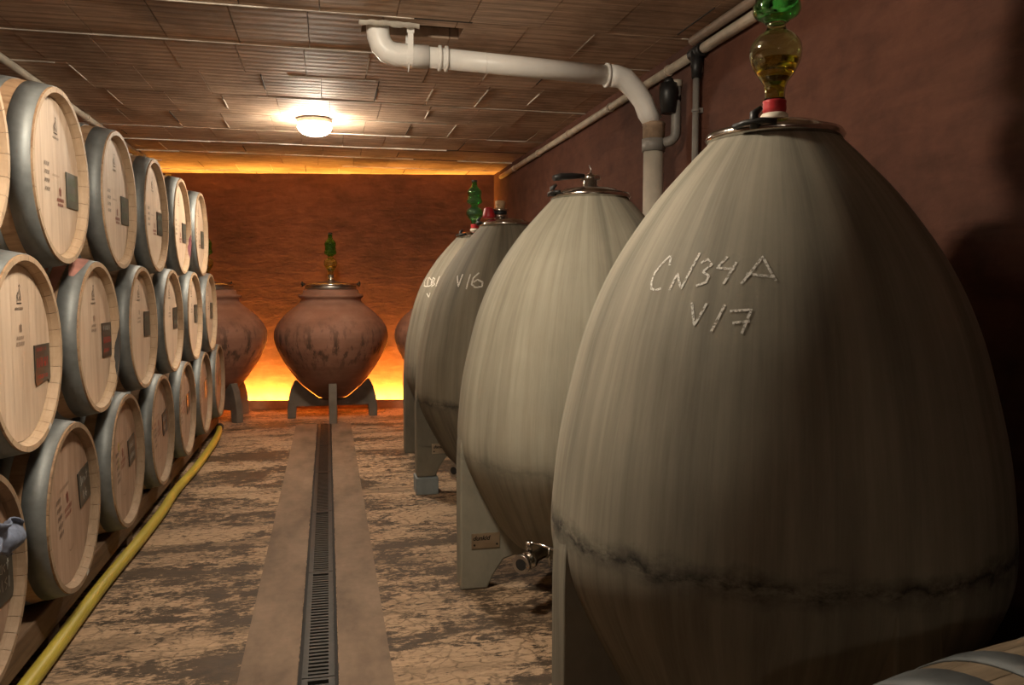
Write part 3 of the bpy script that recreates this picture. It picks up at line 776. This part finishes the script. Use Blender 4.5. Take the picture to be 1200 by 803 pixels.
# make every barrel's plain body first, then mark each head
todo = []
BARR = {}
for row, ks in ((0, range(-1, 6)), (1, range(-1, 6)), (2, range(-1, 5))):
    for k in ks: BARR[row, k] = barrel(row, k)
LAB = {
 (0,-1): 'bottom row barrel cut by the left picture edge, blue rag hanging on its head',
 (0,0): 'nearest full barrel of the bottom row, dark plate with two lines of white chalk',
 (0,1): 'second full barrel of the bottom row, square slate plate beside yellow stamp',
 (0,2): 'bottom row barrel with bright shining hoop, third full one from the left',
 (0,3): 'fourth full barrel of the bottom row, beside the far half of the yellow hose',
 (0,4): 'next to last barrel of the bottom row, its plate reflecting the amber glow',
 (0,5): 'last and farthest barrel of the bottom row, next to the left clay jar stand',
 (1,-1): 'middle row barrel outside the picture beyond the left edge',
 (1,0): 'big middle row barrel at the left edge, ragged black plate with red writing',
 (1,1): 'middle row barrel with pink wine stained hoop and black stained right rim',
 (1,2): 'third visible barrel of the middle row, small dark plate and clean head',
 (1,3): 'fourth visible barrel of the middle row, counted from the left',
 (1,4): 'fifth visible barrel of the middle row, next to last before the clay jar',
 (1,5): 'farthest barrel of the middle row, directly in front of the left clay jar',
 (2,-1): 'top row barrel at the left picture edge, only its rim showing',
 (2,0): 'nearest full barrel of the top row, green grey plate and branded emblem',
 (2,1): 'second full barrel of the top row, green grey plate, above the pink stained one',
 (2,2): 'third full barrel of the top row, in the middle between near and far ends',
 (2,3): 'fourth full barrel of the top row with a purple wine splash on its right rim',
 (2,4): 'last and farthest full barrel of the top row, against the dark back wall',
}
def rim_patch(t, a0, a1, mat, name, x0=BL+.0008, r0=None, r1=None, rnd=None):
    R = br(BL); r0 = r0 or R-.016; r1 = r1 or R-.001
    n = 10; vs = []
    for i in range(n+1):
        a = a0 + (a1-a0)*i/n; j = rnd.uniform(-.003,.003) if rnd else 0
        e = abs(i/n-.5)*2; sh = (r1-r0)*.45*e**3
        for r in (r0+sh, r1-sh*.4): vs.append((x0, r*math.cos(a), .345+(r+j*.5)*math.sin(a)))
    b = MB(); b.add(vs, [(2*i,2*i+1,2*i+3,2*i+2) for i in range(n)]); return b.build(name, mat, t)
def bevel_patch(t, a0, a1, mat, name, rnd):
    R = br(BL); n = 10; vs = []
    for i in range(n+1):
        a = a0 + (a1-a0)*i/n; e = abs(i/n-.5)*2
        q = max(0, 1-e**2)*rnd.uniform(.7, 1)
        for x, r in ((BL+.0002, R-.0178), (BL-.019*q, R-.0178-.0093*q)): vs.append((x, r*math.cos(a), .345+r*math.sin(a)))
    b = MB(); b.add(vs, [(2*i,2*i+1,2*i+3,2*i+2) for i in range(n)]); return b.build(name, mat, t)
for (row, k), t in BARR.items():
    rnd = random.Random(100*row + k)
    tag(t, LAB[row, k], 'barrel', ('oak barrels in the bottom row', 'oak barrels in the middle row', 'oak barrels in the top row')[row])
    if row == 2:
        head_marks(t, 'top', rnd)
        plate(t, .175, -.03, .130, .125, M['plate_green'] if k < 2 else M['plate'], [(scrib(rnd, (.5,)), M['pen_green'], .005), (scrib(rnd, (-.35,)), M['pen_green'], .005)])
    elif row == 1:
        head_marks(t, 'mid', rnd)
        if k == 0: plate(t, .180, -.045, .135, .120, M['plate'], [(scrib(rnd, (.75,), h=.10), M['pen_red'], .003), (scrib(rnd, (.05,), h=.25), M['pen_red'], .006), (scrib(rnd, (-.7,), h=.10), M['pen_red'], .003)], True)
        elif k == 1: plate(t, .178, -.02, .135, .14, M['plate'], [(scrib(rnd, (.7,), h=.13), M['pen_white'], .004), (scrib(rnd, (.0,), h=.18), M['pen_red'], .005), (scrib(rnd, (-.6,), h=.1), M['pen_red'], .004)])
        else: plate(t, .165, .012, .125, .125, M['plate'], [(scrib(rnd, (.45,-.35), h=.15), M['pen_green'], .004)])
    else:
        head_marks(t, 'low', rnd, .16)
        if k == -1: plate(t, .185, -.035, .13, .16, M['plate'], [([[(-.75,.35),(-.55,.5),(-.6,.2),(-.75,.05)],[(-.35,.45),(-.45,.15),(-.2,.1),(-.2,.45)],[(.1,.1),(-.05,.3),(.15,.35)],[(.45,.5),(.4,.1)],[(.3,.35),(.55,.38)]], M['pen_white'], .0045), ([[(-.7,-.55),(-.65,-.1),(-.45,-.45),(-.25,-.1),(-.2,-.55)],[(.3,-.15),(.05,-.25),(.3,-.4),(.1,-.55)],[(.5,-.15),(.5,-.55)]], M['pen_white'], .0045)])
        elif k == 0: plate(t, .185, .005, .130, .135, M['plate'], [([[(-.6,.75),(-.55,.25),(-.7,.2)],[(-.4,.55),(-.35,.25),(-.15,.55)],[(.05,.4),(.2,.45),(.05,.25),(.25,.3)],[(.5,.75),(.45,.25)],[(.35,.55),(.6,.55)]], M['pen_white'], .0045), ([[(-.35,-.2),(-.35,-.7)],[(.15,-.2),(-.05,-.5),(.15,-.7),(.25,-.5),(0,-.45)]], M['pen_white'], .0045)], rot=.16)
        else: plate(t, .150, -.005, .120, .125, M['plate'], [(scrib(rnd, (.4,-.4), h=.2), M['pen_white'] if k < 3 else M['pen_green'], .003)], rot=.16)
        if k == 1: strokes([[(-.10,.09),(-.10,.06)],[(-.09,.095),(-.085,.05)],[(-.105,.03),(-.10,-.02)]], .008, 'yellow_stamp', M['hose'], t)
rnd = random.Random(5)
o = bevel_patch(BARR[2,3], -.75, -.10, M['wine'], 'wine_splash', rnd); o['label'] = 'purple wine splash on the rim'
rim_patch(BARR[2,3], -.8, -.15, M['wine'], 'wine_splash', rnd=rnd)
rim_patch(BARR[1,1], -.75, .20, M['soot'], 'black_stain', rnd=rnd); bevel_patch(BARR[1,1], -.7, .1, M['soot'], 'black_stain', rnd)
for key, a in (((1,0), -1.05), ((1,1), -1.15), ((0,0), -1.25)):
    t = BARR[key]; R = br(BL)-.010
    o = MB(); c = Vector((BL+.0012, R*math.cos(a), .345+R*math.sin(a))); tt = Vector((0,-math.sin(a),math.cos(a)))*.014; nn = Vector((0,math.cos(a),math.sin(a)))*.007
    o.add([c-tt-nn, c+tt-nn, c+tt+nn, c-tt+nn], [(0,1,2,3)]); o.build('sticker', M['sticker'], t)
# pink wine stains on the near hoop and staves of one middle barrel
def hoop_patch(t, x0, x1, a0, a1, mat, name, off=.0034):
    n = 14; vs = []
    for i in range(n+1):
        a = a0 + (a1-a0)*i/n; e = (abs(i/n-.5)*2)**2*.35*(x1-x0)
        for x in (x0+e, x1-e): vs.append((x, (br(x)+off)*math.cos(a), .345+(br(x)+off)*math.sin(a)))
    b = MB(); b.add(vs, [(2*i,2*i+1,2*i+3,2*i+2) for i in range(n)], smooth=True); return b.build(name, mat, t)
hoop_patch(BARR[1,1], .405, .455, 1.55, 2.25, M['wine_pink'], 'pink_stain'); hoop_patch(BARR[1,1], .362, .400, 1.45, 2.6, M['wine_pink'], 'pink_stain', .0008)
hoop_patch(BARR[1,1], .318, .356, 1.6, 2.3, M['wine_pink'], 'pink_stain')

# darker wood colours put shade on the bottom row
def swap(t, table):
    for ch in t.children:
        for sl in ch.material_slots:
            if sl.material and sl.material.name in table:
                m = table[sl.material.name]; sl.link = 'OBJECT'; sl.material = m
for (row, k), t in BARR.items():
    if row == 0: swap(t, {'oak barrel head': M['head_shaded'], 'oak stave end': M['rim_shaded']})

# timber beams carrying the bottom row
for x, lab in ((-1.005, 'front timber beam under the bottom barrel row, beside the yellow hose'), (-1.70, 'rear timber beam under the bottom barrel row, by the left wall')):
    t = tag(empty('timber_beam', (x, 0, 0)), lab, 'beam', 'beams under the barrels')
    one(lambda b: b.box((-.055, 1.75, .055), (.055, 7.25, .156)), 'rail', M['beam'], t, .006)
    for yy in (1.9, 3.0, 4.1, 5.2, 6.3, 7.1): one(lambda b: b.box((-.05, yy-.06, 0), (.045, yy+.06, .0545)), 'foot', M['beam'], t, .004)

# rag and yellow strap on the nearest bottom barrel
def f(b):
    n, m_ = 14, 12; vs = []
    for i in range(n+1):
        for j in range(m_+1):
            u, v = i/n, j/m_
            yy = -.10 + .28*u + .02*math.sin(v*5) - .05*v*(1-u)
            zz = .185 - .11*v*(1-.3*u) - .05*u*u - .02*u + .012*math.sin(u*9+v*3)
            xx = .018 + .010*math.sin(u*14+v*4) + .010*math.sin(v*9+u*3) - .004*u
            vs.append((xx, yy, zz))
    b.add(vs, [(i*(m_+1)+j, i*(m_+1)+j+1, (i+1)*(m_+1)+j+1, (i+1)*(m_+1)+j) for i in range(n) for j in range(m_)], smooth=True)
o = one(f, 'cleaning_rag', M['cloth']); o.location = (-.866, Y0-PITCHY, .475)
md = o.modifiers.new('thick', 'SOLIDIFY'); md.thickness = .004
tag(o, 'crumpled blue grey rag hanging over the plate of the barrel at the left edge', 'rag')

# yellow hose along the barrels
HP = catmull([(-.935,1.3,.030),(-.925,2.0,.030),(-.915,2.7,.031),(-.918,3.4,.030),(-.900,4.0,.034),(-.895,4.5,.031),(-.905,5.0,.030),(-.885,5.6,.030),(-.885,6.2,.031),(-.890,6.6,.032),(-.905,6.9,.036),(-.925,7.08,.040)], 6)
t = tag(empty('water_hose', (-.92, 1.3, 0)), 'long yellow hose lying on the floor along the foot of the barrel stack', 'hose')
one(lambda b: b.tube([(x+.92, y-1.3, z) for x, y, z in HP], .0265, 16), 'hose_body', M['hose'], t)
one(lambda b: b.tube([(-.0055, 5.785, .040), (-.010, 5.86, .038), (-.016, 5.91, .036)], [.033,.033,.032], 16), 'coupling', M['hose_dark'], t)

# barrel lying in front of the nearest egg, bottom right
fb = copy_tree(bare)
for ch in list(fb.children):
    if ch.name.split('.')[0] not in ('staves', 'head', 'hoop'):
        for g in list(ch.children): bpy.data.objects.remove(g)
        bpy.data.objects.remove(ch)
fb.location = (1.195, .75, .105); fb.rotation_euler = (0, 0, PI)
swap(fb, {'oak stave': M['stave_dim'], 'galvanised hoop': M['hoop_dim']})  # darker copies paint the dim corner onto this barrel
tag(fb, 'oak barrel lying in the bottom right corner in front of the nearest egg', 'barrel')
t = tag(empty('barrel_cradle', (1.195, .75, 0)), 'wooden cradle under the barrel in the bottom right corner', 'cradle')
for sx in (-.28, .24):
    one(lambda b: b.prism([(-.26,0),(.26,0),(.26,.20),(.20,.185),(.10,.128),(0,.112),(-.10,.128),(-.20,.185),(-.26,.20)], sx-.02, sx+.02, M=Matrix.Rotation(PI/2, 4, 'Z')), 'saddle', M['beam'], t)

# ------------------------------------------------------------------ pipes
# white drain pipe out of the ceiling, across to the right wall and down
PY, PXD = 3.64, 1.555
t = tag(empty('drain_pipe', (PXD, PY, 0)), 'thick white plastic pipe from a ceiling hole across to a downpipe at right wall', 'pipe')
def rel(P): return [(x-PXD, y-PY, z) for x, y, z in P]
zl, zr = 2.285, 2.255
bend = [(.235, PY, 2.50), (.235, PY, 2.40), (.238, PY, 2.36), (.250, PY, 2.325), (.275, PY, 2.298), (.310, PY, 2.287), (.36, PY, zl), (.46, PY, zl)]
one(lambda b: b.tube(rel(bend), .051, 24), 'ceiling_elbow', M['pvc'], t)
def zz(x): return zl + (zr-zl)*(x-.46)/(1.32-.46)
one(lambda b: b.tube(rel([(.461, PY, zl), (1.318, PY, zr)]), .0455, 24), 'run', M['pvc'], t)
one(lambda b: [b.tube(rel([(x, PY, zz(x)), (x+.012, PY, zz(x))]), .056, 24) for x in (.505, .535)], 'sleeve', M['pvc'], t)
one(lambda b: b.tube(rel([(.72, PY, zz(.72)), (.722, PY, zz(.72))]), .047, 24), 'joint_seam', M['pvc'], t)
knee = [(1.319, PY, zr), (1.36, PY, zr-.002), (1.40, PY, zr-.010), (1.46, PY, zr-.065), (1.500, PY, zr-.115), (1.520, PY, zr-.165), (PXD, PY, zr-.21)]
one(lambda b: b.tube(rel(knee), [.052,.052,.052,.050,.049,.049,.049], 24), 'wall_elbow', M['pvc'], t)
one(lambda b: (b.tube(rel([(1.305, PY, zr), (1.318, PY, zr)]), .056, 24)), 'elbow_lip', M['pvc'], t)
one(lambda b: b.tube(rel([(PXD, PY, 2.044), (PXD, PY, 2.034), (PXD, PY, 2.030), (PXD, PY, 1.965)]), [.052,.058,.054,.054], 24), 'rusty_collar', M['collar'], t)
one(lambda b: b.tube(rel([(PXD, PY, 1.9645), (PXD, PY, 1.905)]), .057, 24), 'grey_collar', M['pipe_grey'], t)
one(lambda b: b.tube(rel([(PXD, PY, 1.9045), (PXD, PY, .003)]), .049, 24), 'downpipe', M['pvc_old'], t)
def f(b):
    x = .375; r = .0535
    pts = [(x, PY + r*math.sin(a), zl - r*math.cos(a)) for a in [PI*1.0*k/16 - PI/2 for k in range(17)]]
    pts = [(x, PY-r, CZ-.01)] + pts + [(x, PY+r, CZ-.01)]
    P = rel(pts); vs = []
    for p in P: vs += [(p[0]-.012, p[1], p[2]), (p[0]+.012, p[1], p[2])]
    b.add(vs, [(2*i, 2*i+1, 2*i+3, 2*i+2) for i in range(len(P)-1)])
    b.box((x-PXD-.016, -r-.004, CZ-.03), (x-PXD+.016, -r+.004, CZ-.006))
    b.tube(rel([(x-.006, PY-r+.01, zl-.045), (x-.012, PY-r, zl-.085)]), .0025, 6)
o = one(f, 'hanger_strap', M['pvc'], t); md = o.modifiers.new('thick', 'SOLIDIFY'); md.thickness = .003
def f(b):
    rnd = random.Random(9); n = 16; vs = []
    for i in range(n+1):
        x = .15 + .26*i/n; wd = .022 + rnd.uniform(-.006,.008) - .012*(abs(i/n-.5)*2)**3; zb = CZ - .016 - rnd.uniform(0,.008)
        vs += [(x, HOLE[1]-.012-wd, CZ-.003), (x, HOLE[1]-.008-wd*.5, zb), (x, HOLE[1]+.002, zb+.004), (x, HOLE[1]+.004, CZ+.03)]
    b.add(vs, [(4*i+j, 4*i+j+1, 4*i+j+5, 4*i+j+4) for i in range(n) for j in range(3)], smooth=True)
tag(one(f, 'plaster_patch', M['plaster']), 'lumpy torn white plaster edge at the ceiling hole around the white pipe', 'plaster')

t = tag(empty('branch_pipe', (XR, 3.565, 0)), 'dark pipe fitting and grey elbow joining the white downpipe at the right wall', 'pipe')
def R2(P): return [(x-XR, y-3.50, z+.012) for x, y, z in P]
one(lambda b: (b.tube(R2([(1.592, 3.49, 2.20), (1.592, 3.49, 2.155), (1.592, 3.49, 2.06)]), [.040,.046,.034], 16), b.tube(R2([(1.592,3.49,2.20),(1.592,3.49,2.225)]), [.030,.018], 12)), 'black_valve', M['black'], t)
one(lambda b: b.tube(R2([(1.578, 3.50, 2.13), (1.625, 3.49, 2.13), (1.645, 3.49, 2.13)]), [.022,.026,.026], 12), 'black_stub', M['black'], t)
one(lambda b: b.tube(R2(catmull([(1.632, 3.49, 2.20), (1.632, 3.49, 2.10), (1.632, 3.49, 1.99), (1.628, 3.492, 1.955), (1.610, 3.50, 1.935), (1.590, 3.52, 1.930)], 4)), .024, 14), 'grey_elbow', M['pipe_grey'], t)
one(lambda b: b.tube(R2([(1.632, 3.49, 2.215), (1.632, 3.49, 2.185)]), .029, 14), 'pale_coupling', M['pvc_old'], t)

t = tag(empty('wall_conduit', (XR-.032, 3.40, 0)), 'thin vertical grey pipe on the right wall beside the white downpipe', 'pipe')
one(lambda b: b.tube([(0,0,.004), (0,0,2.20)], .0155, 12), 'tube', M['pipe_grey'], t)
one(lambda b: (b.tube([(0,0,2.2005), (0,0,2.25), (.002,0,2.318)], [.022,.026,.030], 12), b.tube([(.004,-.056,2.319),(.004,.052,2.319)], .030, 12)), 'junction', M['black'], t)
one(lambda b: (b.tube([(0,0,2.05), (0,0,2.062)], .020, 12), b.box((0,-.012,2.045),(.030,.012,2.067))), 'clip', M['pipe_grey'], t)

def runpipe(name, x, z, y0, y1, r, mat, lab, sl=0.0, clips=True):
    t = tag(empty(name, (x, y0, z)), lab, 'pipe')
    one(lambda b: b.tube([(0,0,0), (0,(y1-y0)*.5,sl*.4), (0,y1-y0,sl)], r, 12), 'tube', mat, t)
    if clips:
        yy = .25
        while yy < y1-y0-.1:
            q = sl*yy/(y1-y0)
            one(lambda b: b.tube([(0,yy,q),(0,yy+.018,q)], r+.005, 12), 'clip', mat, t); yy += .83
    return t
runpipe('ceiling_conduit', XR-.026, 2.320, -1.0, 3.34, .024, M['pipe_beige'], 'beige pipe along the top of the right wall, near section above nearest egg', .0)
runpipe('ceiling_conduit', XR-.026, 2.318, 3.455, 7.62, .022, M['pipe_beige'], 'beige pipe along the top of the right wall, far section running to back corner', .0)
runpipe('ceiling_conduit', XR-.045, 2.372, -1.0, 3.42, .021, M['pipe_brown'], 'brownish pipe in the ceiling corner just above the near beige pipe', .0)
runpipe('ceiling_conduit', -1.545, 2.372, .6, 7.6, .021, M['pvc_old'], 'grey white pipe under the ceiling above the barrel stack on the left', .0)
t = tag(one(lambda b: b.tube([(0,0,-.0), (0,0,-1.2)], .028, 12), 'olive_pipe', m_plain('olive pipe', (.23,.19,.06), .5)), 'olive yellow vertical pipe on the back wall behind the top barrels', 'pipe')
t.location = (-1.545, back_y(-1.545)-.04, CZ-.02)

bpy.context.view_layer.update()
